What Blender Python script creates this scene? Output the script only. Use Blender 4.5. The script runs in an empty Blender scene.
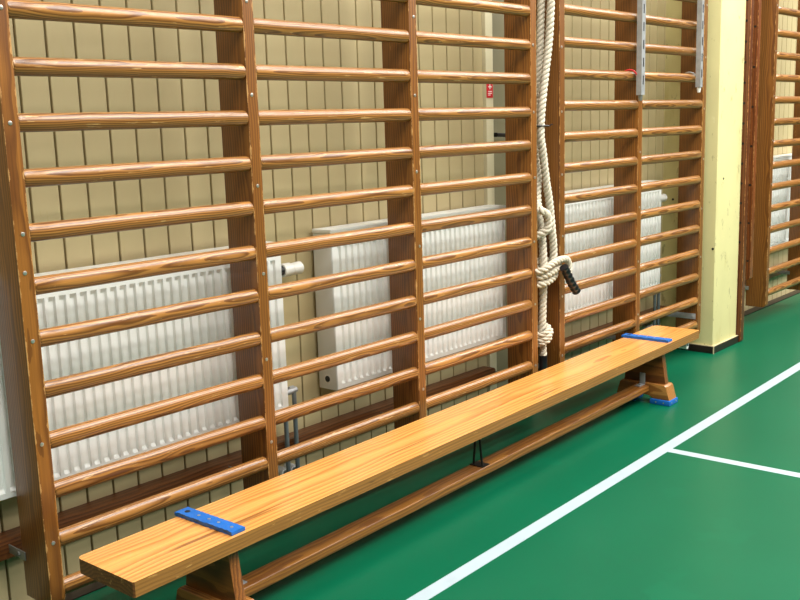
import bpy, bmesh, math, random
from mathutils import Vector, Matrix
random.seed(7)
scene = bpy.context.scene
COL = scene.collection
PI = math.pi
FZ = 1.70                                   # rung zero of the first frame sits this high above the floor

# ------------------------------------------------------------------ objects
def setp(o, label=None, cat=None, group=None, kind=None):
    if label: o['label'] = label
    if cat: o['category'] = cat
    if group: o['group'] = group
    if kind: o['kind'] = kind
    return o

def empty(name, loc, rz=0.0):
    o = bpy.data.objects.new(name, None)
    COL.objects.link(o)
    o.location = loc
    o.rotation_euler = (0, 0, rz)
    o.empty_display_size = 0.1
    return o

def mesh_of(name, bm, mats, smooth=None):
    me = bpy.data.meshes.new(name)
    bmesh.ops.recalc_face_normals(bm, faces=bm.faces[:])
    bm.to_mesh(me)
    bm.free()
    for m in (mats if isinstance(mats, (list, tuple)) else [mats]):
        me.materials.append(m)
    if smooth is not None:
        me.shade_smooth()
        me.set_sharp_from_angle(angle=math.radians(smooth))
    return me

def put(name, me, parent=None, loc=(0, 0, 0), rot=(0, 0, 0)):
    o = bpy.data.objects.new(name, me)
    COL.objects.link(o)
    o.parent = parent
    o.location = loc
    o.rotation_euler = rot
    return o

def obj(name, bm, mats, parent=None, loc=(0, 0, 0), rot=(0, 0, 0), smooth=30):
    return put(name, mesh_of(name, bm, mats, smooth), parent, loc, rot)

# ------------------------------------------------------------------ shapes
def box(bm, a, b, bev=0.0, seg=2, mat=0):
    r = bmesh.ops.create_cube(bm, size=1.0)
    vs = r['verts']
    for v in vs:
        v.co = Vector([(a[i] + b[i]) / 2 + v.co[i] * (b[i] - a[i]) for i in range(3)])
    es = list({e for v in vs for e in v.link_edges})
    fs = list({f for v in vs for f in v.link_faces})
    for f in fs: f.material_index = mat
    if bev > 0:
        bmesh.ops.bevel(bm, geom=es, offset=bev, segments=seg, profile=0.6, affect='EDGES')
    return bm

def prism(bm, pts, axis, a, b, bev=0.0, seg=2):
    """closed outline pts (2-D, the two axes after `axis` in xyz order) extruded a..b along axis"""
    def mk(p, t):
        q = [0, 0, 0]
        oth = [i for i in range(3) if i != axis]
        q[axis] = t; q[oth[0]] = p[0]; q[oth[1]] = p[1]
        return bm.verts.new(q)
    A = [mk(p, a) for p in pts]
    B = [mk(p, b) for p in pts]
    n = len(pts)
    fa = bm.faces.new(A); fb = bm.faces.new(B[::-1])
    for i in range(n):
        bm.faces.new((A[i], B[i], B[(i + 1) % n], A[(i + 1) % n]))
    if bev > 0:
        es = list(fa.edges) + list(fb.edges)
        bmesh.ops.bevel(bm, geom=es, offset=bev, segments=seg, profile=0.6, affect='EDGES')
    return bm

def arc(cx, cy, r, a0, a1, n=6):
    return [(cx + r * math.cos(a0 + (a1 - a0) * i / n), cy + r * math.sin(a0 + (a1 - a0) * i / n)) for i in range(n + 1)]

def round_rect(x0, y0, x1, y1, r, n=5):
    return (arc(x1 - r, y1 - r, r, 0, PI / 2, n) + arc(x0 + r, y1 - r, r, PI / 2, PI, n)
            + arc(x0 + r, y0 + r, r, PI, 1.5 * PI, n) + arc(x1 - r, y0 + r, r, 1.5 * PI, 2 * PI, n))

def tube(bm, path, rad, n=10, cap=True):
    """round tube along points; rad a number or a list"""
    P = [Vector(p) for p in path]
    m = len(P)
    R = rad if isinstance(rad, (list, tuple)) else [rad] * m
    T = [(P[min(i + 1, m - 1)] - P[max(i - 1, 0)]).normalized() for i in range(m)]
    up = Vector((0, 0, 1)) if abs(T[0].z) < 0.9 else Vector((1, 0, 0))
    u = (up - T[0] * up.dot(T[0])).normalized()
    rings = []
    for i in range(m):
        u = (u - T[i] * u.dot(T[i])).normalized()
        w = T[i].cross(u)
        rings.append([bm.verts.new(P[i] + (u * math.cos(2 * PI * k / n) + w * math.sin(2 * PI * k / n)) * R[i]) for k in range(n)])
    for i in range(m - 1):
        for k in range(n):
            bm.faces.new((rings[i][k], rings[i][(k + 1) % n], rings[i + 1][(k + 1) % n], rings[i + 1][k]))
    if cap:
        bm.faces.new(rings[0][::-1]); bm.faces.new(rings[-1])
    return bm

def smooth_path(pts, step=0.006):
    P = [Vector(p) for p in pts]
    P = [P[0] * 2 - P[1]] + P + [P[-1] * 2 - P[-2]]
    out = []
    for i in range(1, len(P) - 2):
        a, b, c, d = P[i - 1:i + 3]
        n = max(2, int((c - b).length / step))
        for k in range(n):
            t = k / n
            out.append(0.5 * ((2 * b) + (c - a) * t + (2 * a - 5 * b + 4 * c - d) * t * t + (3 * b - a - 3 * c + d) * t ** 3))
    out.append(P[-2])
    return out

def laid_rope(bm, path, R=0.0155, pitch=0.088, n=8):
    """three strands twisted around the path"""
    P = [Vector(p) for p in path]
    m = len(P)
    T = [(P[min(i + 1, m - 1)] - P[max(i - 1, 0)]).normalized() for i in range(m)]
    up = Vector((0, 0, 1)) if abs(T[0].z) < 0.9 else Vector((1, 0, 0))
    u = (up - T[0] * up.dot(T[0])).normalized()
    s = 0.0
    tr = [[], [], []]
    for i in range(m):
        if i: s += (P[i] - P[i - 1]).length
        u = (u - T[i] * u.dot(T[i])).normalized()
        w = T[i].cross(u)
        for k in range(3):
            a = 2 * PI * (k / 3 + s / pitch)
            tr[k].append(P[i] + (u * math.cos(a) + w * math.sin(a)) * R * 0.52)
    for k in range(3):
        tube(bm, tr[k], R * 0.50, n)
    return bm

# ------------------------------------------------------------------ materials
def mat(name):
    m = bpy.data.materials.new(name)
    m.use_nodes = True
    nt = m.node_tree
    nt.nodes.clear()
    out = nt.nodes.new('ShaderNodeOutputMaterial')
    b = nt.nodes.new('ShaderNodeBsdfPrincipled')
    nt.links.new(b.outputs[0], out.inputs[0])
    return m, nt, b

def N(nt, t, **kw):
    n = nt.nodes.new(t)
    for k, v in kw.items():
        if k in n.inputs.keys(): n.inputs[k].default_value = v
        else: setattr(n, k, v)
    return n

def mth(nt, op, a, b=None, clamp=False):
    n = nt.nodes.new('ShaderNodeMath'); n.operation = op; n.use_clamp = clamp
    for i, v in enumerate((a, b)):
        if v is None: continue
        if isinstance(v, (int, float)): n.inputs[i].default_value = v
        else: nt.links.new(v, n.inputs[i])
    return n.outputs[0]

def ramp(nt, fac, stops):
    r = nt.nodes.new('ShaderNodeValToRGB')
    el = r.color_ramp.elements
    while len(el) < len(stops): el.new(0.5)
    for e, (p, c) in zip(el, stops):
        e.position = p; e.color = (*c, 1) if len(c) == 3 else c
    nt.links.new(fac, r.inputs[0])
    return r.outputs[0]

def mix(nt, fac, a, b, mode='MIX'):
    n = nt.nodes.new('ShaderNodeMix'); n.data_type = 'RGBA'; n.blend_type = mode
    ins = [i for i in n.inputs if i.type == 'RGBA']
    f = n.inputs[0]
    if isinstance(fac, (int, float)): f.default_value = fac
    else: nt.links.new(fac, f)
    for s, v in zip(ins, (a, b)):
        if isinstance(v, tuple): s.default_value = (*v, 1)
        else: nt.links.new(v, s)
    return [o for o in n.outputs if o.type == 'RGBA'][0]

def srgb(r, g, b):
    return tuple(((c / 255) / 12.92 if c <= 10 else ((c / 255 + 0.055) / 1.055) ** 2.4) for c in (r, g, b))

def vec_scaled(nt, src, scale, rot=(0, 0, 0), loc=(0, 0, 0)):
    m = nt.nodes.new('ShaderNodeMapping')
    m.inputs['Scale'].default_value = scale
    m.inputs['Rotation'].default_value = rot
    m.inputs['Location'].default_value = loc
    nt.links.new(src, m.inputs['Vector'])
    return m.outputs[0]

def wood(name, light, dark, axis, ring=40.0, squash=0.06, centre=(0.0, 0.03, -0.06), tilt=(0, 0, 0), rough=0.35,
         contrast=(0.25, 0.8), dist=3.0, wear=None, wear_col=None, edge=None, cracks=None, coat=0.15, vary=0.12, wamp=0.03):
    """grain as growth rings around a core that runs along `axis`"""
    m, nt, b = mat(name)
    tc = nt.nodes.new('ShaderNodeTexCoord')
    oi = nt.nodes.new('ShaderNodeObjectInfo')
    rnd = mth(nt, 'MULTIPLY', oi.outputs['Random'], 37.0)
    comb = nt.nodes.new('ShaderNodeCombineXYZ')
    for i in range(3):
        nt.links.new(mth(nt, 'MULTIPLY', mth(nt, 'SINE', mth(nt, 'MULTIPLY', rnd, 1.7 + 2.3 * i)), 1.3 if i == axis else 0.030), comb.inputs[i])
    add = nt.nodes.new('ShaderNodeVectorMath'); add.operation = 'ADD'
    nt.links.new(tc.outputs['Object'], add.inputs[0]); nt.links.new(comb.outputs[0], add.inputs[1])
    add2 = nt.nodes.new('ShaderNodeVectorMath'); add2.operation = 'ADD'
    nt.links.new(add.outputs[0], add2.inputs[0]); add2.inputs[1].default_value = centre
    sc = [1.0, 1.0, 1.0]; sc[axis] = squash
    v = vec_scaled(nt, add2.outputs[0], sc, tilt)
    # slow warp of the core
    sw = [8.0, 8.0, 8.0]; sw[axis] = 3.0
    warp = N(nt, 'ShaderNodeTexNoise', Scale=1.0, Detail=2.0)
    nt.links.new(vec_scaled(nt, add.outputs[0], sw), warp.inputs['Vector'])
    wv = nt.nodes.new('ShaderNodeVectorMath'); wv.operation = 'MULTIPLY_ADD'
    nt.links.new(warp.outputs['Color'], wv.inputs[0])
    amp = [wamp, wamp, wamp]; amp[axis] = 0
    wv.inputs[1].default_value = amp
    nt.links.new(v, wv.inputs[2])
    wave = N(nt, 'ShaderNodeTexWave', wave_type='RINGS', rings_direction='XYZ'[axis], wave_profile='SAW')
    wave.inputs['Scale'].default_value = ring
    wave.inputs['Distortion'].default_value = dist
    wave.inputs['Detail'].default_value = 2.0
    wave.inputs['Detail Scale'].default_value = 1.2
    nt.links.new(wv.outputs[0], wave.inputs['Vector'])
    g = wave.outputs['Fac']
    col = ramp(nt, g, [(contrast[0], light), (contrast[1], dark), (1.0, tuple(0.75 * d + 0.25 * l for d, l in zip(dark, light)))])
    # fine fibres
    sf = [260.0, 260.0, 260.0]; sf[axis] = 4.0
    fib = N(nt, 'ShaderNodeTexNoise', Scale=1.0, Detail=3.0)
    nt.links.new(vec_scaled(nt, add.outputs[0], sf), fib.inputs['Vector'])
    fr = ramp(nt, fib.outputs['Fac'], [(0.3, (0.72, 0.70, 0.66)), (0.65, (1.06, 1.06, 1.06))])
    col = mix(nt, 0.8, col, fr, 'MULTIPLY')
    # board to board variation
    val = mth(nt, 'ADD', mth(nt, 'MULTIPLY', mth(nt, 'SINE', mth(nt, 'MULTIPLY', rnd, 5.1)), vary), 1.0)
    cv = nt.nodes.new('ShaderNodeCombineColor')
    for i in range(3): nt.links.new(val, cv.inputs[i])
    col = mix(nt, 1.0, col, cv.outputs[0], 'MULTIPLY')
    if wear:                                     # worn specks and rubbed streaks in the varnish
        sw2 = [wear[0]] * 3; sw2[axis] = wear[1]
        wn = N(nt, 'ShaderNodeTexNoise', Scale=1.0, Detail=4.0, Roughness=0.65)
        nt.links.new(vec_scaled(nt, add.outputs[0], sw2), wn.inputs['Vector'])
        wf = ramp(nt, wn.outputs['Fac'], [(wear[2], (0, 0, 0)), (wear[2] + 0.05, (1, 1, 1))])
        col = mix(nt, mth(nt, 'MULTIPLY', wf, wear[3]), col, wear_col)
        db = N(nt, 'ShaderNodeTexNoise', Scale=1.0, Detail=2.0)
        nt.links.new(vec_scaled(nt, add2.outputs[0], [c * 0.9 for c in sw2]), db.inputs['Vector'])
        df = ramp(nt, db.outputs['Fac'], [(0.74, (0, 0, 0)), (0.78, (1, 1, 1))])
        col = mix(nt, mth(nt, 'MULTIPLY', df, 0.6), col, tuple(c * 0.35 for c in dark))
    if edge:                                     # chipped varnish along the arrises: (half thickness, scale)
        sp = nt.nodes.new('ShaderNodeSeparateXYZ'); nt.links.new(tc.outputs['Object'], sp.inputs[0])
        dx = mth(nt, 'SUBTRACT', edge[0], mth(nt, 'ABSOLUTE', sp.outputs[0]))
        d = mth(nt, 'MAXIMUM', dx, sp.outputs[1])
        en = N(nt, 'ShaderNodeTexNoise', Scale=edge[1], Detail=5.0, Roughness=0.7)
        nt.links.new(add.outputs[0], en.inputs['Vector'])
        lim = mth(nt, 'MULTIPLY', mth(nt, 'SUBTRACT', en.outputs['Fac'], 0.46), edge[2])
        ef = mth(nt, 'LESS_THAN', d, lim)
        col = mix(nt, mth(nt, 'MULTIPLY', ef, 0.85), col, wear_col or (0.6, 0.4, 0.2))
    if cracks:
        sc3 = [cracks[0]] * 3; sc3[axis] = cracks[1]
        cn = N(nt, 'ShaderNodeTexNoise', Scale=1.0, Detail=1.0)
        nt.links.new(vec_scaled(nt, tc.outputs['Object'], sc3, (0, 0, 0.012)), cn.inputs['Vector'])
        cf = ramp(nt, cn.outputs['Fac'], [(cracks[2], (0, 0, 0)), (cracks[2] + 0.02, (1, 1, 1))])
        col = mix(nt, mth(nt, 'MULTIPLY', cf, 0.75), col, tuple(c * 0.4 for c in dark))
    nt.links.new(col, b.inputs['Base Color'])
    b.inputs['Roughness'].default_value = rough
    b.inputs['Coat Weight'].default_value = coat
    b.inputs['Coat Roughness'].default_value = 0.22
    bp = N(nt, 'ShaderNodeBump', Strength=0.12, Distance=0.002)
    nt.links.new(fib.outputs['Fac'], bp.inputs['Height'])
    nt.links.new(bp.outputs[0], b.inputs['Normal'])
    return m

def paint(name, col, rough=0.4, metal=0.0, noise=0.08, scale=6.0, spots=None, bump=0.0, coat=0.0, stretch=(1, 1, 1)):
    m, nt, b = mat(name)
    tc = nt.nodes.new('ShaderNodeTexCoord')
    n = N(nt, 'ShaderNodeTexNoise', Scale=scale, Detail=4.0)
    v = vec_scaled(nt, tc.outputs['Object'], stretch)
    nt.links.new(v, n.inputs['Vector'])
    lo = tuple(c * (1 - noise) for c in col); hi = tuple(min(1, c * (1 + noise)) for c in col)
    c = ramp(nt, n.outputs['Fac'], [(0.3, lo), (0.7, hi)])
    if spots:                                    # (scale, threshold, colour, strength)
        for s in spots:
            k = N(nt, 'ShaderNodeTexNoise', Scale=s[0], Detail=4.0, Roughness=0.6)
            nt.links.new(vec_scaled(nt, tc.outputs['Object'], s[4] if len(s) > 4 else (1, 1, 1)), k.inputs['Vector'])
            f = ramp(nt, k.outputs['Fac'], [(s[1], (0, 0, 0)), (s[1] + 0.04, (1, 1, 1))])
            c = mix(nt, mth(nt, 'MULTIPLY', f, s[3]), c, s[2])
    nt.links.new(c, b.inputs['Base Color'])
    b.inputs['Roughness'].default_value = rough
    b.inputs['Metallic'].default_value = metal
    b.inputs['Coat Weight'].default_value = coat
    if bump:
        bp = N(nt, 'ShaderNodeBump', Strength=bump, Distance=0.002)
        n2 = N(nt, 'ShaderNodeTexNoise', Scale=scale * 12, Detail=3.0)
        nt.links.new(tc.outputs['Object'], n2.inputs['Vector'])
        nt.links.new(n2.outputs['Fac'], bp.inputs['Height'])
        nt.links.new(bp.outputs[0], b.inputs['Normal'])
    return m

M = {}
M['upright'] = wood('varnished_upright_wood', srgb(142, 90, 34), srgb(104, 60, 19), 2, ring=34, squash=0.035, centre=(0.02, -0.05, 0),
                    rough=0.38, dist=2.0, wear=(60, 9, 0.70, 0.6), wear_col=srgb(186, 140, 84), edge=(0.021, 24, 0.024))
M['rung'] = wood('varnished_rung_wood', srgb(166, 114, 55), srgb(102, 60, 22), 0, ring=52, squash=0.045, centre=(0, 0.02, -0.015),
                 rough=0.33, dist=2.0, wear=(150, 11, 0.64, 0.7), wear_col=srgb(214, 178, 122), vary=0.10, coat=0.3)
M['bench_top'] = wood('pine_bench_top', srgb(226, 162, 86), srgb(186, 116, 50), 0, ring=20, squash=0.035, centre=(0, 0.012, -0.25),
                      tilt=(0, 0, 0), rough=0.30, dist=1.6, wamp=0.028, contrast=(0.30, 0.95), cracks=(34, 0.9, 0.655), coat=0.35, vary=0.0)
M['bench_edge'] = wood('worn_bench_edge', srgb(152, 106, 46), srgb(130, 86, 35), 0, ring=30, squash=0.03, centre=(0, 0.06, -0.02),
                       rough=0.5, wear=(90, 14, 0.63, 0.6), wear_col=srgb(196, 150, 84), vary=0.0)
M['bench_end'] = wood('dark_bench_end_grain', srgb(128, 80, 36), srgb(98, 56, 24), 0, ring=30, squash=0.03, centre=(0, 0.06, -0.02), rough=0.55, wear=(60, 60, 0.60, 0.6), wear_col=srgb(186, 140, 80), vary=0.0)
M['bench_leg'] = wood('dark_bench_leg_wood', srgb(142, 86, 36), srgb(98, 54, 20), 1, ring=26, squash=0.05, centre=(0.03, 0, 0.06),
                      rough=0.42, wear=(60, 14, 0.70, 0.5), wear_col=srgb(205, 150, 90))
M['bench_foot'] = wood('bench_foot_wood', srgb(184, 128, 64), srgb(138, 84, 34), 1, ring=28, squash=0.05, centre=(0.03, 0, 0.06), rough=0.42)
M['beam'] = wood('bench_beam_wood', srgb(164, 108, 44), srgb(126, 76, 28), 0, ring=28, squash=0.03, rough=0.42)
M['rail'] = wood('dark_wall_rail_wood', srgb(112, 64, 28), srgb(78, 40, 15), 0, ring=26, squash=0.03, rough=0.45)
M['post'] = wood('reddish_post_wood', srgb(122, 66, 28), srgb(88, 44, 16), 2, ring=24, squash=0.03, rough=0.38,
                 edge=(0.021, 30, 0.02), wear_col=srgb(196, 140, 84))
M['steel'] = paint('galvanised_steel', srgb(170, 172, 174), 0.42, 0.35, 0.15, 30)
M['steel_dull'] = paint('dull_zinc_steel', srgb(150, 152, 150), 0.45, 0.7, 0.15, 25)
M['screw'] = paint('screw_steel', srgb(190, 188, 180), 0.35, 0.8, 0.1, 40)
M['pipe'] = paint('grey_painted_pipe', srgb(112, 122, 126), 0.4, 0.3, 0.1, 20)
M['black'] = paint('black_plastic', srgb(22, 22, 24), 0.4, 0, 0.2, 20)
M['black_metal'] = paint('black_iron', srgb(30, 26, 24), 0.5, 0.4, 0.2, 20)
M['rad'] = paint('white_radiator_enamel', srgb(240, 243, 240), 0.35, 0, 0.02, 5)
M['radside'] = paint('white_radiator_cover', srgb(222, 224, 220), 0.4, 0, 0.02, 5)
M['valve'] = paint('white_valve_plastic', srgb(226, 226, 220), 0.35, 0, 0.03, 10)
M['blue'] = paint('blue_rubber', srgb(20, 94, 174), 0.45, 0, 0.08, 30)
M['rope'] = paint('off_white_rope', srgb(202, 193, 174), 0.85, 0, 0.16, 60, bump=0.5)
M['tape'] = paint('black_tape', srgb(20, 20, 24), 0.28, 0, 0.3, 40)
M['wall'] = paint('beige_painted_boards', srgb(193, 177, 135), 0.42, 0, 0.04, 3,
                  spots=[(5.0, 0.66, srgb(188, 172, 124), 0.5, (6, 1, 1))])
M['frame'] = paint('pale_door_frame', srgb(214, 206, 172), 0.45, 0, 0.03, 4)
M['door'] = paint('olive_grey_door', srgb(128, 122, 94), 0.5, 0, 0.05, 4)
M['pillar'] = paint('pale_yellow_pillar', srgb(218, 209, 152), 0.5, 0, 0.04, 5,
                    spots=[(9, 0.60, srgb(206, 194, 134), 0.5, (1, 1, 0.25)), (22, 0.63, srgb(150, 138, 98), 0.55, (1, 1, 0.5)),
                           (14, 0.70, srgb(234, 228, 182), 0.5)])
M['skirt'] = paint('black_vinyl_skirting', srgb(34, 22, 18), 0.4, 0, 0.2, 10)  # pillar skirting, and the strip that paints shade on the floor
M['skirt_top'] = paint('pale_skirting_joint', srgb(190, 176, 140), 0.5, 0, 0.1, 20)
M['floor'] = paint('green_sports_floor', srgb(0, 86, 58), 0.34, 0, 0.07, 1.6,
                   spots=[(2.2, 0.60, srgb(1, 91, 62), 0.6), (60, 0.76, srgb(6, 99, 70), 0.4)], bump=0.03)
M['floor'].node_tree.nodes['Principled BSDF'].inputs['Specular IOR Level'].default_value = 0.22
M['line'] = paint('white_court_paint', srgb(160, 176, 184), 0.42, 0, 0.05, 14, spots=[(30, 0.72, srgb(140, 165, 168), 0.4)])
M['red'] = paint('red_sign', srgb(206, 30, 40), 0.4)
M['white'] = paint('white_sign_print', srgb(238, 236, 230), 0.5)
M['ceil'] = paint('white_ceiling', srgb(225, 222, 210), 0.8)

# ------------------------------------------------------------------ camera
cd = bpy.data.cameras.new('camera')
cam = bpy.data.objects.new('camera', cd)
COL.objects.link(cam)
cam.location = (-2.0283, -2.3819, FZ - 0.3111)
cam.rotation_euler = (1.392686, 0.030329, -0.858613)
cd.sensor_width = 36.0
cd.lens = 979.58 / 800 * 36
cd.clip_start = 0.05
scene.camera = cam

# ------------------------------------------------------------------ setting
WY = 0.265
X0, X1 = -3.2, 8.0
# floor with its painted lines
bm = bmesh.new()
box(bm, (X0, -9.0, -0.05), (X1, WY, 0.0))
def flat(bm, pts, z, h, mi):
    A = [bm.verts.new((p[0], p[1], z)) for p in pts]; B = [bm.verts.new((p[0], p[1], z + h)) for p in pts]
    fs = [bm.faces.new(B)] + [bm.faces.new((A[i], A[(i + 1) % len(A)], B[(i + 1) % len(A)], B[i])) for i in range(len(A))]
    for f in fs: f.material_index = mi
def ly(x): return -0.600 + (x - 0.0) * 0.0146
flat(bm, [(X0, ly(X0)), (X0, ly(X0) - 0.05), (X1, ly(X1) - 0.058), (X1, ly(X1))], 0.0, 0.0008, 1)
flat(bm, [(1.655, -0.62), (1.703, -0.62), (1.79, -3.4), (1.74, -3.4)], 0.0, 0.0006, 1)
o = obj('floor', bm, [M['floor'], M['line']], smooth=None); setp(o, kind='structure')

# back wall of tongued boards with a groove between them (opening for the door)
def board_wall(xa, xb, z0=0.0, z1=3.2, sp=0.0928, ph=-0.592, gw=0.0064, gd=0.060):
    bm = bmesh.new()
    prof = [(xa, WY)]
    k = math.ceil((xa - ph) / sp + 0.05)
    while ph + k * sp < xb - 0.01:
        g = ph + k * sp
        prof += [(g - gw / 2 - 0.0014, WY), (g - gw / 2, WY + 0.002), (g - gw / 2, WY + gd), (g + gw / 2, WY + gd), (g + gw / 2, WY + 0.002), (g + gw / 2 + 0.0014, WY)]
        k += 1
    prof += [(xb, WY), (xb, WY + 0.08), (xa, WY + 0.08)]
    prism(bm, prof, 2, z0, z1)
    return bm
bm = board_wall(X0, 1.61)
b2 = board_wall(2.04, X1)
me2 = bpy.data.meshes.new('tmp'); b2.to_mesh(me2); b2.free(); bm.from_mesh(me2); bpy.data.meshes.remove(me2)
box(bm, (1.61, WY, 2.25), (2.04, WY + 0.08, 3.2))
o = obj('wall_back', bm, M['wall'], smooth=None); setp(o, kind='structure')

# narrow service door in its frame
bm = bmesh.new()
box(bm, (1.66, WY + 0.052, 0.0), (1.99, WY + 0.085, 2.18), 0.002)
d = obj('door_1', bm, M['door']); setp(d, kind='structure')
bm = bmesh.new()
box(bm, (1.612, WY - 0.018, 0.0), (1.668, WY + 0.085, 2.248), 0.004)
box(bm, (1.985, WY - 0.010, 0.0), (2.038, WY + 0.085, 2.248), 0.004)
box(bm, (1.668, WY - 0.016, 2.18), (1.985, WY + 0.085, 2.247), 0.004)
obj('door_frame', bm, M['frame'], d)
bm = bmesh.new()
tube(bm, [(1.725, WY + 0.052, 1.325), (1.725, WY + 0.02, 1.325), (1.725, WY + 0.005, 1.325)], 0.010)
tube(bm, smooth_path([(1.717, WY + 0.004, 1.325), (1.76, WY + 0.002, 1.323), (1.83, WY + 0.006, 1.318)]), 0.009)
box(bm, (1.705, WY + 0.046, 1.22), (1.745, WY + 0.053, 1.36), 0.004)
obj('door_handle', bm, M['black_metal'], d)

# flat black strip at the wall foot, painting in the floor's shade
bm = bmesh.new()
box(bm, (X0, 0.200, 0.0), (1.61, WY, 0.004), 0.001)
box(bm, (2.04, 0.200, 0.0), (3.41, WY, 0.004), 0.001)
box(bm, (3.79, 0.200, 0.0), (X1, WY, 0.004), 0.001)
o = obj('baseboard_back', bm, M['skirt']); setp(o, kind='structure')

# yellow pillar with its skirting
bm = bmesh.new()
box(bm, (3.410, -0.066, 0.0), (3.757, WY + 0.02, 3.2), 0.008)
o = obj('pillar', bm, M['pillar']); setp(o, 'pale yellow scuffed pillar between the wall bar frames', kind='structure')
bm = bmesh.new()
P = [(3.400, WY - 0.01), (3.400, -0.077), (3.766, -0.077), (3.766, WY - 0.01), (3.757, WY - 0.01), (3.757, -0.066), (3.410, -0.066), (3.410, WY - 0.01)]
prism(bm, P, 2, 0.0, 0.042, 0.001)
sk = obj('pillar_skirting', bm, M['skirt'], o)
bm = bmesh.new()
P2 = [(3.4005, WY - 0.01), (3.4005, -0.0765), (3.7655, -0.0765), (3.7655, WY - 0.01), (3.757, WY - 0.01), (3.757, -0.066), (3.410, -0.066), (3.410, WY - 0.01)]
prism(bm, P2, 2, 0.0422, 0.046)
box(bm, (3.3985, -0.0785, 0.0), (3.4035, -0.0735, 0.046))
obj('skirting_joint', bm, M['skirt_top'], o)
for (x, y, z) in ((3.409, 0.02, 0.17), (3.409, -0.052, 0.62), (3.409, 0.20, 0.90), (3.50, -0.067, 1.02), (3.409, 0.22, 1.28)):
    bm = bmesh.new()
    if y > -0.06: tube(bm, [(x - 0.0008, y, z), (x + 0.004, y, z)], 0.007, 10)
    else: tube(bm, [(x, y - 0.0008, z), (x, y + 0.004, z)], 0.006, 10)
    obj('drill_hole', bm, M['black'], o)

# ------------------------------------------------------------------ wall bars
T = 0.042; DEP = 0.136; YF = -0.016; SP = 0.14
ZB = 0.115; ZT = 2.52
def upright_mesh(zb=ZB, zt=ZT, dep=DEP, r=0.022):
    bm = bmesh.new()
    out = arc(r, zb + r, r, PI, 1.5 * PI, 6) + [(dep, zb), (dep, zt)] + arc(r, zt - r, r, PI / 2, PI, 6)
    prism(bm, out, 0, -T / 2, T / 2, 0.0035, 2)
    return mesh_of('upright', bm, M['upright'], 40)
UPM = upright_mesh()
def rung_mesh(L):
    bm = bmesh.new()
    n, k = 20, 3
    xs = [-0.012, 0.0, 0.001, 0.006] + [L * i / 10 for i in range(1, 10)] + [L - 0.006, L - 0.001, L, L + 0.012]
    sc = [0.72, 0.72, 0.90, 1.0] + [1.0] * 9 + [1.0, 0.90, 0.72, 0.72]
    rings = []
    for x, s in zip(xs, sc):
        rings.append([bm.verts.new((x, math.cos(2 * PI * j / n) * 0.0190 * s, math.sin(2 * PI * j / n) * 0.0240 * s)) for j in range(n)])
    for a, b in zip(rings, rings[1:]):
        for j in range(n): bm.faces.new((a[j], a[(j + 1) % n], b[(j + 1) % n], b[j]))
    bm.faces.new(rings[0]); bm.faces.new(rings[-1][::-1])
    return mesh_of('rung', bm, M['rung'], 50)
bm = bmesh.new()
tube(bm, [(0, -0.0016, 0), (0, -0.0012, 0), (0, 0.004, 0)], [0.0046, 0.0056, 0.0056], 10)
SCREW = mesh_of('screw', bm, M['screw'], 40)
bm = bmesh.new()
box(bm, (-0.004, 0.0, -0.018), (0.004, 0.16, 0.018), 0.002)
tube(bm, [(-0.006, 0.02, 0), (0.006, 0.02, 0)], 0.006, 8)
BRACKET = mesh_of('wall_bracket', bm, M['steel_dull'], 40)

def wall_bars(label, xs, dz, screws, side_bracket=(), extra_top=5):
    root = empty('wall_bars', ((xs[0] + xs[-1] + T) / 2, YF, 0))
    setp(root, label, 'wall bars', 'gym wall bar frames')
    ox = root.location.x
    for i, x in enumerate(xs):
        u = put('upright', UPM, root, (x + T / 2 - ox, 0, 0))
        for z in screws[i]:
            put('screw', SCREW, u, (random.uniform(-0.004, 0.006), 0, z))
        if i in side_bracket:
            bm = bmesh.new()
            box(bm, (-T / 2 - 0.004, 0.012, 0.217), (-T / 2 - 0.0002, 0.2048, 0.250), 0.001)
            for yy in (0.03, 0.10):
                tube(bm, [(-T / 2 - 0.007, yy, 0.234), (-T / 2, yy, 0.234)], 0.006, 8)
            obj('wall_bracket', bm, M['steel'], u)
        else:
            bm = bmesh.new()
            box(bm, (-T / 2 - 0.004, DEP - 0.020, 0.225), (-T / 2 - 0.0002, 0.2048, 0.250), 0.001)
            tube(bm, [(-T / 2 - 0.008, DEP + 0.012, 0.238), (-T / 2, DEP + 0.012, 0.238)], 0.007, 8)
            obj('wall_bracket', bm, M['steel_dull'], u)
    for a, b in zip(xs, xs[1:]):
        L = b - a - T
        rm = rung_mesh(L)
        for j in range(-extra_top, 12):
            put('rung', rm, root, (a + T - ox, -YF, FZ - j * SP + dz))
    return root

sA = [FZ - 0.28 * k for k in range(-2, 6)]
sB = [FZ - 0.21 - 0.28 * k for k in range(-2, 5)]
XA = [-0.798, -0.003, 0.778, 1.573]
XB = [1.803, 2.546, 3.305]
XC = [4.362, 5.130]
wall_bars('nearest triple bay of worn varnished wooden wall bars, long bench standing before it', XA, 0.0,
          [sA + [FZ - 0.66], sB, sB, sA])
wall_bars('middle double bay of wooden wall bars between the white rope and yellow pillar', XB, 0.026,
          [sA, sB, sA], side_bracket=(2,))
wall_bars('farthest wooden wall bars, on the right beyond the yellow pillar', XC, 0.045, [sB, sA])

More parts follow.
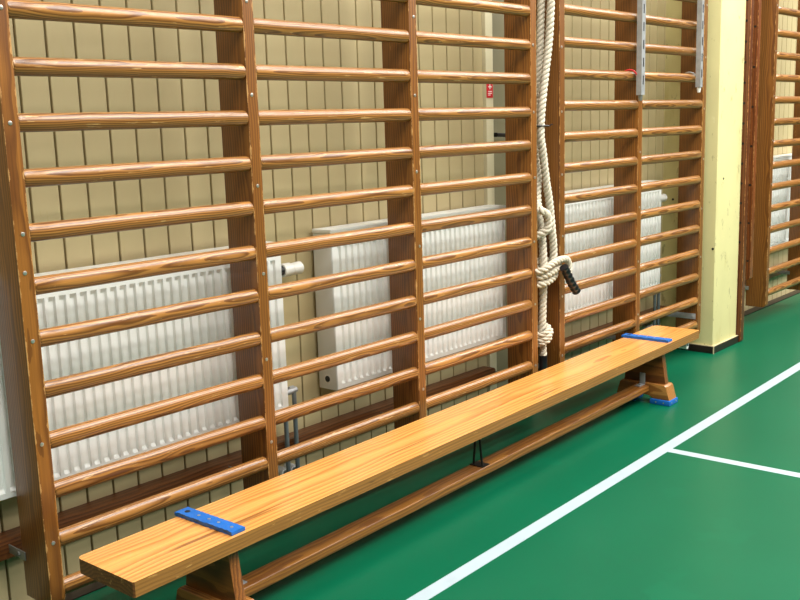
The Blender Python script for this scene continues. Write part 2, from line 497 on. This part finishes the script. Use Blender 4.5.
# rails on the wall that the frames are bolted to
def wall_rail(label, xa, xb, r=True):
    bm = bmesh.new()
    za, zb = 0.200, 0.260
    rr = 0.02
    out = [(xa, za), (xb, za)] + arc(xb - rr, zb - rr, rr, 0, PI / 2, 5) + arc(xa + rr, zb - rr, rr, PI / 2, PI, 5)
    prism(bm, out, 1, 0.205, WY, 0.003)
    o = obj('wall_rail', bm, M['rail'], None)
    # move the origin to the rail's middle
    c = Vector(((xa + xb) / 2, WY, 0.182))
    o.data.transform(Matrix.Translation(-c)); o.location = c
    setp(o, label, 'rail', 'dark wall rails')
    x = xa + 0.08
    while x < xb - 0.05:
        bm = bmesh.new()
        tube(bm, [(x - c.x, -0.063, 0.036), (x - c.x, -0.058, 0.036)], 0.009, 8)
        obj('bolt', bm, M['steel_dull'], o)
        x += 0.78
    return o
wall_rail('dark brown wooden rail low on the wall behind the nearest bars', -1.7, 1.60)
wall_rail('dark brown wooden rail low on the wall behind the middle bars', 2.2, 3.405)
wall_rail('dark brown wooden rail low on the wall behind the farthest bars', 4.1, 6.2)

# ------------------------------------------------------------------ posts right of the pillar
def post(label, x, yf, dep, zb, holes):
    root = empty('climbing_post', (x + T / 2, yf, zb))
    setp(root, label, 'post')
    bm = bmesh.new()
    r = 0.014
    zt = 2.6 - zb
    out = arc(r, r, r, PI, 1.5 * PI, 5) + [(dep, 0), (dep, zt)] + arc(r, zt - r, r, PI / 2, PI, 5)
    prism(bm, out, 0, -T / 2, T / 2, 0.004)
    b = obj('post_board', bm, M['post'], root)
    for (y, z) in holes:
        bm = bmesh.new()
        tube(bm, [(-T / 2 - 0.0006, y, z), (-T / 2 + 0.004, y, z)], 0.0075, 10)
        obj('peg_hole', bm, M['black'], b)
    bm = bmesh.new()
    return root
post('brown wooden post with a column of peg holes, standing against the yellow pillar', 3.774, -0.088, 0.14, 0.0,
     [(0.024, 0.62 + 0.118 * k) for k in range(16)])
post('slim brown wooden post ending above the floor, beside the farthest bars', 4.060, -0.022, 0.12, 0.345,
     [(0.018, 0.12 + 0.24 * k) for k in range(9)])

# ------------------------------------------------------------------ radiators
def flute_panel(L, H, pitch=0.0333):
    bm = bmesh.new()
    n = int((L - 0.03) / pitch)
    m = (L - n * pitch) / 2
    xs, f = [0.0], [0]
    for i in range(n):
        a = m + i * pitch
        xs += [a + 0.003, a + 0.0065, a + 0.0225, a + 0.026]
        f += [0, 1, 1, 0]
    xs.append(L); f.append(0)
    zs = [0.0, 0.016, 0.026, H - 0.056, H - 0.042, H]
    g = [0, 0, 1, 1, 0, 0]
    V = [[bm.verts.new((x, 0.0092 * a * b, z)) for z, b in zip(zs, g)] for x, a in zip(xs, f)]
    for i in range(len(xs) - 1):
        for k in range(5):
            bm.faces.new((V[i][k], V[i + 1][k], V[i + 1][k + 1], V[i][k + 1]))
    # closed box behind the pressed face
    B = [bm.verts.new((x, 0.016, z)) for x, z in ((0, 0), (L, 0), (L, H), (0, H))]
    bm.faces.new((B[0], B[3], B[2], B[1]))
    bm.faces.new([V[i][0] for i in range(len(xs))][::-1] + [B[0], B[1]])
    bm.faces.new([V[i][5] for i in range(len(xs))] + [B[2], B[3]])
    bm.faces.new(V[0] + [B[3], B[0]])
    bm.faces.new(V[-1][::-1] + [B[1], B[2]])
    return bm

def radiator(label, xa, xb, z0=0.398, z1=0.992, valve=True, pipes=True):
    yf, yb = 0.150, 0.250
    L, H = xb - xa, z1 - z0
    root = empty('radiator', (xa, yf, z0))
    setp(root, label, 'radiator', 'white panel radiators')
    obj('front_panel', flute_panel(L - 0.006, H - 0.012), M['rad'], root, (0.003, 0.001, 0))
    bm = bmesh.new(); box(bm, (0.004, 0.074, 0.0), (L - 0.004, 0.09, H - 0.012), 0.003)
    obj('back_panel', bm, M['rad'], root)
    for x in (0.0, L - 0.002):
        bm = bmesh.new(); box(bm, (x, 0.004, -0.004), (x + 0.002, 0.096, H), 0.0008)
        # pressed recess and screw hole in the cover
        o = obj('side_cover', bm, M['radside'], root)
        bm = bmesh.new()
        s = -1 if x == 0 else 1
        tube(bm, [(x + (0.001 + s * 0.0014), 0.05, 0.036), (x + (0.001 + s * 0.0002), 0.05, 0.036)], 0.019, 14)
        r = obj('cover_hole', bm, M['valve'], o)
        bm = bmesh.new()
        tube(bm, [(x + (0.001 + s * 0.004), 0.05, 0.036), (x + (0.001 + s * 0.0002), 0.05, 0.036)], 0.012, 12)
        obj('bleed_plug', bm, M['black'], o)
    bm = bmesh.new()
    box(bm, (-0.003, 0.000, H - 0.010), (L + 0.003, 0.098, H + 0.004), 0.003)
    x = 0.03
    while x < L - 0.03:
        box(bm, (x, 0.028, H + 0.0035), (x + 0.022, 0.076, H + 0.0046))
        x += 0.034
    obj('top_grille', bm, M['rad'], root)
    for hz in (0.09, H - 0.12):
        for hx in (0.15, L - 0.15):
            bm = bmesh.new(); box(bm, (hx, 0.088, hz), (hx + 0.03, WY - yf - 0.0002, hz + 0.04), 0.001)
            obj('hanger', bm, M['radside'], root)
    if valve:
        bm = bmesh.new(); vz = H - 0.105; vy = 0.052
        tube(bm, [(L - 0.002, vy, vz), (L + 0.022, vy, vz)], 0.011, 12)
        tube(bm, [(L + 0.002, vy, vz), (L + 0.044, vy, vz)], 0.018, 14)
        v = obj('valve_collar', bm, M['black'], root)
        bm = bmesh.new()
        tube(bm, [(L + 0.044, vy, vz), (L + 0.047, vy, vz), (L + 0.080, vy, vz), (L + 0.088, vy, vz), (L + 0.110, vy, vz), (L + 0.130, vy, vz), (L + 0.136, vy, vz)],
             [0.023, 0.025, 0.025, 0.020, 0.023, 0.024, 0.019], 18)
        obj('thermostat_head', bm, M['valve'], root)
    if pipes:
        for dx, zt in ((0.016, -0.02), (0.062, 0.045)):
            bm = bmesh.new()
            pth = [(L + dx, 0.040, zt), (L + dx, 0.040, -0.10), (L + dx, 0.040, -0.225), (L + dx + 0.004, 0.048, -0.255), (L + dx + 0.010, 0.08, -0.265), (L + dx + 0.012, 0.113, -0.265)]
            tube(bm, smooth_path(pth, 0.02), 0.0085, 10)
            p = obj('pipe', bm, M['pipe'], root)
            bm = bmesh.new()
            tube(bm, [(L + dx + 0.012, 0.070, -0.265), (L + dx + 0.012, 0.1145, -0.265)], 0.018, 14)
            obj('pipe_rosette', bm, M['valve'], p)
        bm = bmesh.new()
        tube(bm, [(L - 0.002, 0.044, 0.045), (L + 0.03, 0.044, 0.045), (L + 0.075, 0.042, 0.048)], 0.011, 12)
        tube(bm, [(L + 0.012, 0.052, 0.045), (L + 0.030, 0.052, 0.045)], 0.016, 6)
        tube(bm, [(L + 0.05, 0.052, 0.046), (L + 0.072, 0.052, 0.046)], 0.016, 6)
        obj('lockshield_valve', bm, M['steel'], root)
    return root
radiator('white radiator behind the nearest bay, left of the white thermostat valve', -0.858, 0.253)
radiator('white radiator with smooth grey-white side showing, behind the second and third bays', 0.500, 1.612, 0.410, 1.010, valve=False, pipes=False)
radiator('white radiator behind the middle bars, right of the white rope', 2.050, 3.160, 0.422, 1.024)
radiator('white radiator behind the farthest bars at the right edge', 4.850, 5.960, 0.452, 1.078, valve=False, pipes=False)

# ------------------------------------------------------------------ bench
BL, BW, BH = 3.446, 0.246, 0.305
ang = math.atan2(0.088, 3.432)
bench = empty('gym_bench', (0.9335, -0.237, 0), ang)
setp(bench, 'long low varnished pine gym bench with blue rubber strips on the green floor', 'bench')
hl, hw = BL / 2, BW / 2
bm = bmesh.new()
prism(bm, [(-hl + 0.004, -hw), (hl - 0.008, -hw), (hl, -hw + 0.008)] + arc(hl - 0.030, hw - 0.030, 0.030, 0, PI / 2, 5) + arc(-hl + 0.018, hw - 0.018, 0.018, PI / 2, PI, 4) + [(-hl, -hw + 0.004)], 2, BH - 0.041, BH, 0.0)
top_f = [f for f in bm.faces if abs(f.normal.z) > 0.9]
es = list({e for f in top_f for e in f.edges})
bmesh.ops.bevel(bm, geom=es, offset=0.006, segments=3, profile=0.5, affect='EDGES')
bmesh.ops.recalc_face_normals(bm, faces=bm.faces[:])
bm.normal_update()
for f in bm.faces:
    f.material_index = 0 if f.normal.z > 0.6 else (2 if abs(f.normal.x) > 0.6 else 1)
seat = obj('seat_plank', bm, [M['bench_top'], M['bench_edge'], M['bench_end']], bench, smooth=40)

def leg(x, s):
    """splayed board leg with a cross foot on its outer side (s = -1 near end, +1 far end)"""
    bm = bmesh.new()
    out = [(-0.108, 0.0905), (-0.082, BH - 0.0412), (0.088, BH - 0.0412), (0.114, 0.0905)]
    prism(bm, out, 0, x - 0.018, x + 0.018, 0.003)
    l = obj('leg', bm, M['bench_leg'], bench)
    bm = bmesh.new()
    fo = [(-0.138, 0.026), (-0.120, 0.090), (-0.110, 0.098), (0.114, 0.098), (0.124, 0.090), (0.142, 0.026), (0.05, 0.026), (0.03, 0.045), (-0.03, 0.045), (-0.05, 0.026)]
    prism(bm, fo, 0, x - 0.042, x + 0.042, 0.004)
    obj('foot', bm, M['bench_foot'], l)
    for sy in (-1, 1):
        bm = bmesh.new()
        box(bm, (x - 0.050, sy * 0.092 - 0.052, 0.0), (x + 0.050, sy * 0.092 + 0.052, 0.0258), 0.005)
        old = set(bm.faces)
        for yy in (-0.02, 0.02):
            tube(bm, [(x - 0.0508, sy * 0.092 + yy, 0.013), (x - 0.049, sy * 0.092 + yy, 0.013)], 0.004, 8)
        for k in (-0.025, 0.025):
            yy = sy * 0.092 + sy * 0.052
            tube(bm, [(x + k, yy + sy * 0.001, 0.013), (x + k, yy - sy * 0.002, 0.013)], 0.004, 8)
        for f in bm.faces:
            if f not in old: f.material_index = 1
        p = obj('foot_pad', bm, [M['blue'], M['screw']], l); setp(p, 'blue rubber foot pad')
    return l
XN, XF = -hl + 0.348, hl - 0.347
leg(XN, -1); leg(XF, 1)
# balance beam between the legs
bm = bmesh.new()
prism(bm, round_rect(-0.034, 0.058, 0.034, 0.092, 0.006, 3), 0, XN + 0.047, XF - 0.047)
obj('beam', bm, M['beam'], bench)
for x, s in ((XN, 1), (XF, -1)):
    bm = bmesh.new()
    a, b = sorted((x + s * 0.046, x + s * 0.050)); box(bm, (a, -0.014, 0.092), (b, 0.014, 0.150), 0.001)
    a, b = sorted((x + s * 0.046, x + s * 0.105)); box(bm, (a, -0.014, 0.0922), (b, 0.014, 0.096), 0.001)
    tube(bm, [(x + s * 0.075, 0, 0.095), (x + s * 0.075, 0, 0.100)], 0.006, 8)
    obj('corner_bracket', bm, M['steel'], bench)
# black V stay in the middle
xm = 0.85 - 0.9335
bm = bmesh.new()
zt = BH - 0.0412
for q in (-1, 1):
    tube(bm, [(xm, q * 0.004, zt), (xm, q * 0.020, 0.094)], 0.0045, 8)
box(bm, (xm - 0.012, -0.016, zt - 0.004), (xm + 0.012, 0.016, zt), 0.001)
box(bm, (xm - 0.012, -0.031, 0.0922), (xm + 0.034, 0.031, 0.096), 0.001)
obj('centre_stay', bm, M['black_metal'], bench)
# blue strips across the top
for x, dx in ((-0.440 - 0.9335, 0.0), (2.325 - 0.9335, 0.0)):
    bm = bmesh.new()
    ol = []
    n = 24
    hwid = 0.0225
    for i in range(n + 1):
        y = -0.112 + 0.246 * i / n
        ol.append((x + hwid + 0.002 * math.cos(i * 2 * PI / 6), y))
    for i in range(n + 1):
        y = 0.134 - 0.246 * i / n
        ol.append((x - hwid - 0.002 * math.cos((n - i) * 2 * PI / 6), y))
    prism(bm, ol, 2, BH + 0.0002, BH + 0.0125, 0.003)
    st = obj('rubber_strip', bm, M['blue'], bench, smooth=40)
    setp(st, 'blue rubber strip screwed across the bench top')
    for k, y in enumerate((-0.085, -0.03, 0.01, 0.055, 0.105)):
        bm = bmesh.new()
        tube(bm, [(x, y, BH + 0.0115), (x, y, BH + 0.0132)], 0.0085 if k == 4 else 0.0048, 12)
        obj('screw_hole' if k == 4 else 'screw', bm, M['black'] if k == 4 else M['screw'], st)
# hook and roller under the far end
bm = bmesh.new()
tube(bm, [(2.74 - 0.9335, -0.045, 0.212), (2.74 - 0.9335, 0.045, 0.212)], 0.017, 14)
rl = obj('end_roller', bm, M['valve'], bench, (-0.075, -0.01, 0))
bm = bmesh.new()
for q in (-1, 1):
    box(bm, (1.715, q * 0.052 - 0.003 - 0.01, 0.215), (1.740 - 0.012, q * 0.052 + 0.003 - 0.01, BH - 0.0412), 0.001)
obj('roller_bracket', bm, M['steel'], bench)

# ------------------------------------------------------------------ hanging slotted rails
def hang_rail(label, x, zb, yf, hook_red, dark):
    root = empty('hanging_rail', (x + 0.029, yf + 0.014, zb))
    setp(root, label, 'rail', 'steel rails hooked on the bars')
    w, d, t = (0.014 if dark else 0.018), 0.014, 0.003
    zt = 2.45 - zb
    bm = bmesh.new()
    # C channel: web towards the room side, lips behind
    prof = [(-w, -d), (w, -d), (w, d), (w - 0.009, d), (w - 0.009, d - t), (w - t, d - t), (w - t, -d + t),
            (-w + t, -d + t), (-w + t, d - t), (-w + 0.009, d - t), (-w + 0.009, d), (-w, d)]
    prism(bm, prof, 2, 0.0, zt)
    c = obj('channel', bm, M['steel'], root)
    n = 0
    z = 0.05
    while z < zt - 0.05:
        bm = bmesh.new()
        prism(bm, round_rect(-0.005, z, 0.005, z + 0.045, 0.0049, 4), 1, -d - 0.0006, -d + 0.0005)
        obj('slot', bm, M['black_metal'], c)
        z += 0.085
    bm = bmesh.new()
    tube(bm, [(0.0, 0, -0.028), (0.0, 0, -0.012), (0.0, 0, 0.03)], [0.008, 0.011, 0.011], 10)
    obj('end_plug', bm, M['valve'] if dark else M['steel_dull'], root)
    # hook over the rung
    hz = FZ + 0.026 - SP - zb
    hy = -yf - 0.014                                   # rung axis in local y
    bm = bmesh.new()
    pts = [(-w + 0.004, d - 0.002, hz + 0.004), (-w - 0.008, d + 0.010, hz + 0.024), (-w - 0.014, hy, hz + 0.030), (-w - 0.018, hy + 0.022, hz + 0.022), (-w - 0.018, hy + 0.027, hz - 0.004)]
    tube(bm, smooth_path(pts, 0.01), 0.004, 8)
    h = obj('hook', bm, M['red'] if hook_red else M['steel_dull'], root)
    return root
hang_rail('galvanised slotted steel rail with a red hook, left of the two hanging ones', 2.474, 1.492, -0.062, True, False)
hang_rail('galvanised slotted steel rail hanging beside the yellow pillar, right of two', 3.150, 1.535, -0.062, False, True)

# ------------------------------------------------------------------ rope
YR = 0.012
def R(x, z, y=YR): return (x, y, FZ + z)
rope = empty('climbing_rope', (1.70, YR, 0.24))
setp(rope, 'thick white knotted rope with black taped ends hanging between two bar frames', 'rope')
ro = rope.location
def rel(pts): return [Vector(p) - ro for p in pts]
def rope_piece(name, pts, rad=0.0185, step=0.006, pitch=0.066):
    bm = bmesh.new()
    laid_rope(bm, smooth_path(rel(pts), step), rad, pitch)
    return obj(name, bm, M['rope'], rope, smooth=60)
# front strand from above down to the big knot
rope_piece('rope_strand', [R(1.815, 0.72, 0), R(1.785, 0.45, 0), R(1.760, 0.198, 0), R(1.742, 0.029, 0), R(1.705, -0.143, 0), R(1.680, -0.271, 0), R(1.672, -0.379, 0), R(1.686, -0.444, 0),
    R(1.714, -0.578, 0), R(1.738, -0.669, 0), R(1.762, -0.806, 0), R(1.775, -0.900, 0), R(1.770, -0.985, 0.002)])
# rear strand from above, ending in the small bight over the knot
rope_piece('rope_strand', [R(1.800, 0.72, 0.048), R(1.776, 0.455, 0.048), R(1.756, 0.202, 0.048), R(1.742, -0.011, 0.048), R(1.728, -0.14, 0.048), R(1.719, -0.35, 0.048), R(1.716, -0.55, 0.045), R(1.690, -0.66, 0.03),
    R(1.660, -0.705, 0.0), R(1.680, -0.722, -0.022), R(1.697, -0.759, -0.024), R(1.690, -0.798, -0.018), R(1.672, -0.815, 0.005), R(1.664, -0.83, 0.03)])
# middle strand through the knot down to the lower end
rope_piece('rope_strand', [R(1.716, -0.60, 0.082), R(1.722, -0.70, 0.052), R(1.728, -0.827, 0.032), R(1.726, -0.951, 0.022), R(1.713, -1.0), R(1.708, -1.052), R(1.700, -1.166), R(1.696, -1.282), R(1.702, -1.392)])
# big knot: turns round the bundle, then the tail loops over to the right
rope_piece('knot', [R(1.690, -1.011, 0.055), R(1.640, -1.031, 0.030), R(1.628, -1.036, -0.018), R(1.665, -1.030, -0.034), R(1.712, -1.016, -0.036), R(1.757, -1.001, -0.018), R(1.778, -0.991, 0.015), R(1.740, -0.981, 0.055),
    R(1.680, -0.981, 0.060), R(1.632, -0.991, 0.030), R(1.622, -1.001, -0.014), R(1.655, -0.994, -0.040), R(1.708, -0.981, -0.046), R(1.760, -0.971, -0.034), R(1.800, -0.961, 0.0), R(1.780, -0.951, 0.05), R(1.700, -0.956, 0.062),
    R(1.628, -0.971, 0.035), R(1.612, -0.976, -0.020), R(1.630, -0.964, -0.046), R(1.673, -0.946, -0.056), R(1.728, -0.936, -0.058), R(1.785, -0.938, -0.056), R(1.818, -0.958, -0.052), R(1.826, -0.991, -0.050), R(1.812, -1.011, -0.056)], 0.0165, 0.005)
# small knot near the bottom
rope_piece('knot', [R(1.712, -1.33, 0.045), R(1.672, -1.325, 0.032), R(1.658, -1.315, 0.0), R(1.680, -1.305, -0.022), R(1.712, -1.290, -0.018), R(1.730, -1.275, 0.008), R(1.705, -1.275, 0.040),
    R(1.668, -1.295, 0.030), R(1.656, -1.300, 0.0), R(1.678, -1.285, -0.026), R(1.714, -1.268, -0.022), R(1.733, -1.255, 0.006), R(1.706, -1.255, 0.042), R(1.670, -1.270, 0.034), R(1.655, -1.275, 0.0), R(1.676, -1.262, -0.022), R(1.708, -1.245, -0.014), R(1.72, -1.24, 0.015)], 0.0135, 0.004)
# black taped ends
bm = bmesh.new()
pth = smooth_path(rel([R(1.735, -0.966, -0.078), R(1.757, -0.995, -0.080), R(1.790, -1.040, -0.081), R(1.838, -1.092, -0.082)]), 0.004)
tube(bm, pth, [0.0195 + 0.0016 * math.sin(i * 1.0) for i in range(len(pth))], 16)
p = obj('taped_end', bm, M['tape'], rope, smooth=60); setp(p, 'black taped rope end')
bm = bmesh.new()
pth = smooth_path(rel([R(1.702, -1.378), R(1.702, -1.42), R(1.701, -1.460)]), 0.005)
tube(bm, pth, 0.0195, 14)
p = obj('taped_end', bm, M['tape'], rope, smooth=60); setp(p, 'black taped rope end')
# thin black tie round both strands
bm = bmesh.new()
tube(bm, smooth_path([Vector(R(1.694 + 0.050 * math.cos(a), -0.340, 0.024 + 0.048 * math.sin(a))) - ro for a in [2 * PI * i / 20 for i in range(21)]], 0.01), 0.0035, 6)
tube(bm, smooth_path(rel([R(1.706, -0.340, -0.022), R(1.722, -0.334, -0.024), R(1.732, -0.336, -0.024)]), 0.01), 0.0025, 6)
obj('cable_tie', bm, M['tape'], rope, smooth=60)

# ------------------------------------------------------------------ small red sign on the door frame
sg = empty('fire_sign', (1.638, WY - 0.0185, 1.525))
setp(sg, 'small red sign with white marks on the pale door frame', 'sign')
bm = bmesh.new(); box(bm, (-0.024, -0.0015, -0.034), (0.024, 0.0, 0.034), 0.0005)
obj('sign_plate', bm, M['red'], sg)
bm = bmesh.new()
box(bm, (-0.013, -0.0022, 0.012), (0.013, -0.0014, 0.017)); box(bm, (-0.003, -0.0022, 0.004), (0.003, -0.0014, 0.027))
for z in (-0.006, -0.014, -0.022):
    box(bm, (-0.014, -0.0022, z - 0.0016), (0.014 if z != -0.022 else 0.004, -0.0014, z + 0.0016))
obj('sign_print', bm, M['white'], sg)

# ------------------------------------------------------------------ light: rows of hall lamps, soft bounce from the hall
w = bpy.data.worlds.new('World'); scene.world = w
w.use_nodes = True
wn = w.node_tree
bg = wn.nodes['Background']
wtc = wn.nodes.new('ShaderNodeTexCoord')
wsp = wn.nodes.new('ShaderNodeSeparateXYZ')
wn.links.new(wtc.outputs['Generated'], wsp.inputs[0])
wc = ramp(wn, wsp.outputs[2], [(0.0, (0.025, 0.024, 0.021)), (0.35, (0.085, 0.082, 0.074)), (0.8, (0.24, 0.225, 0.20))])
wn.links.new(wc, bg.inputs[0])
bg.inputs[1].default_value = 1.0
def lamp(x, y, z, sx, sy, e, col=(1.0, 0.965, 0.90)):
    ld = bpy.data.lights.new('hall_lamp', 'AREA')
    ld.shape = 'RECTANGLE'; ld.size = sx; ld.size_y = sy; ld.energy = e; ld.color = col
    o = bpy.data.objects.new('hall_lamp', ld); COL.objects.link(o)
    o.location = (x, y, z)
    return o
for y, e in ((-0.9, 62), (-2.2, 108), (-3.4, 140), (-4.7, 130), (-6.4, 60)):
    for x in (-0.8, 2.4, 5.6, 8.8):
        lamp(x, y, 4.8, 2.4, 0.9, e)

scene.view_settings.view_transform = 'Standard'
scene.view_settings.look = 'None'
scene.view_settings.gamma = 1.0
scene.view_settings.use_curve_mapping = False
scene.view_settings.exposure = -0.08
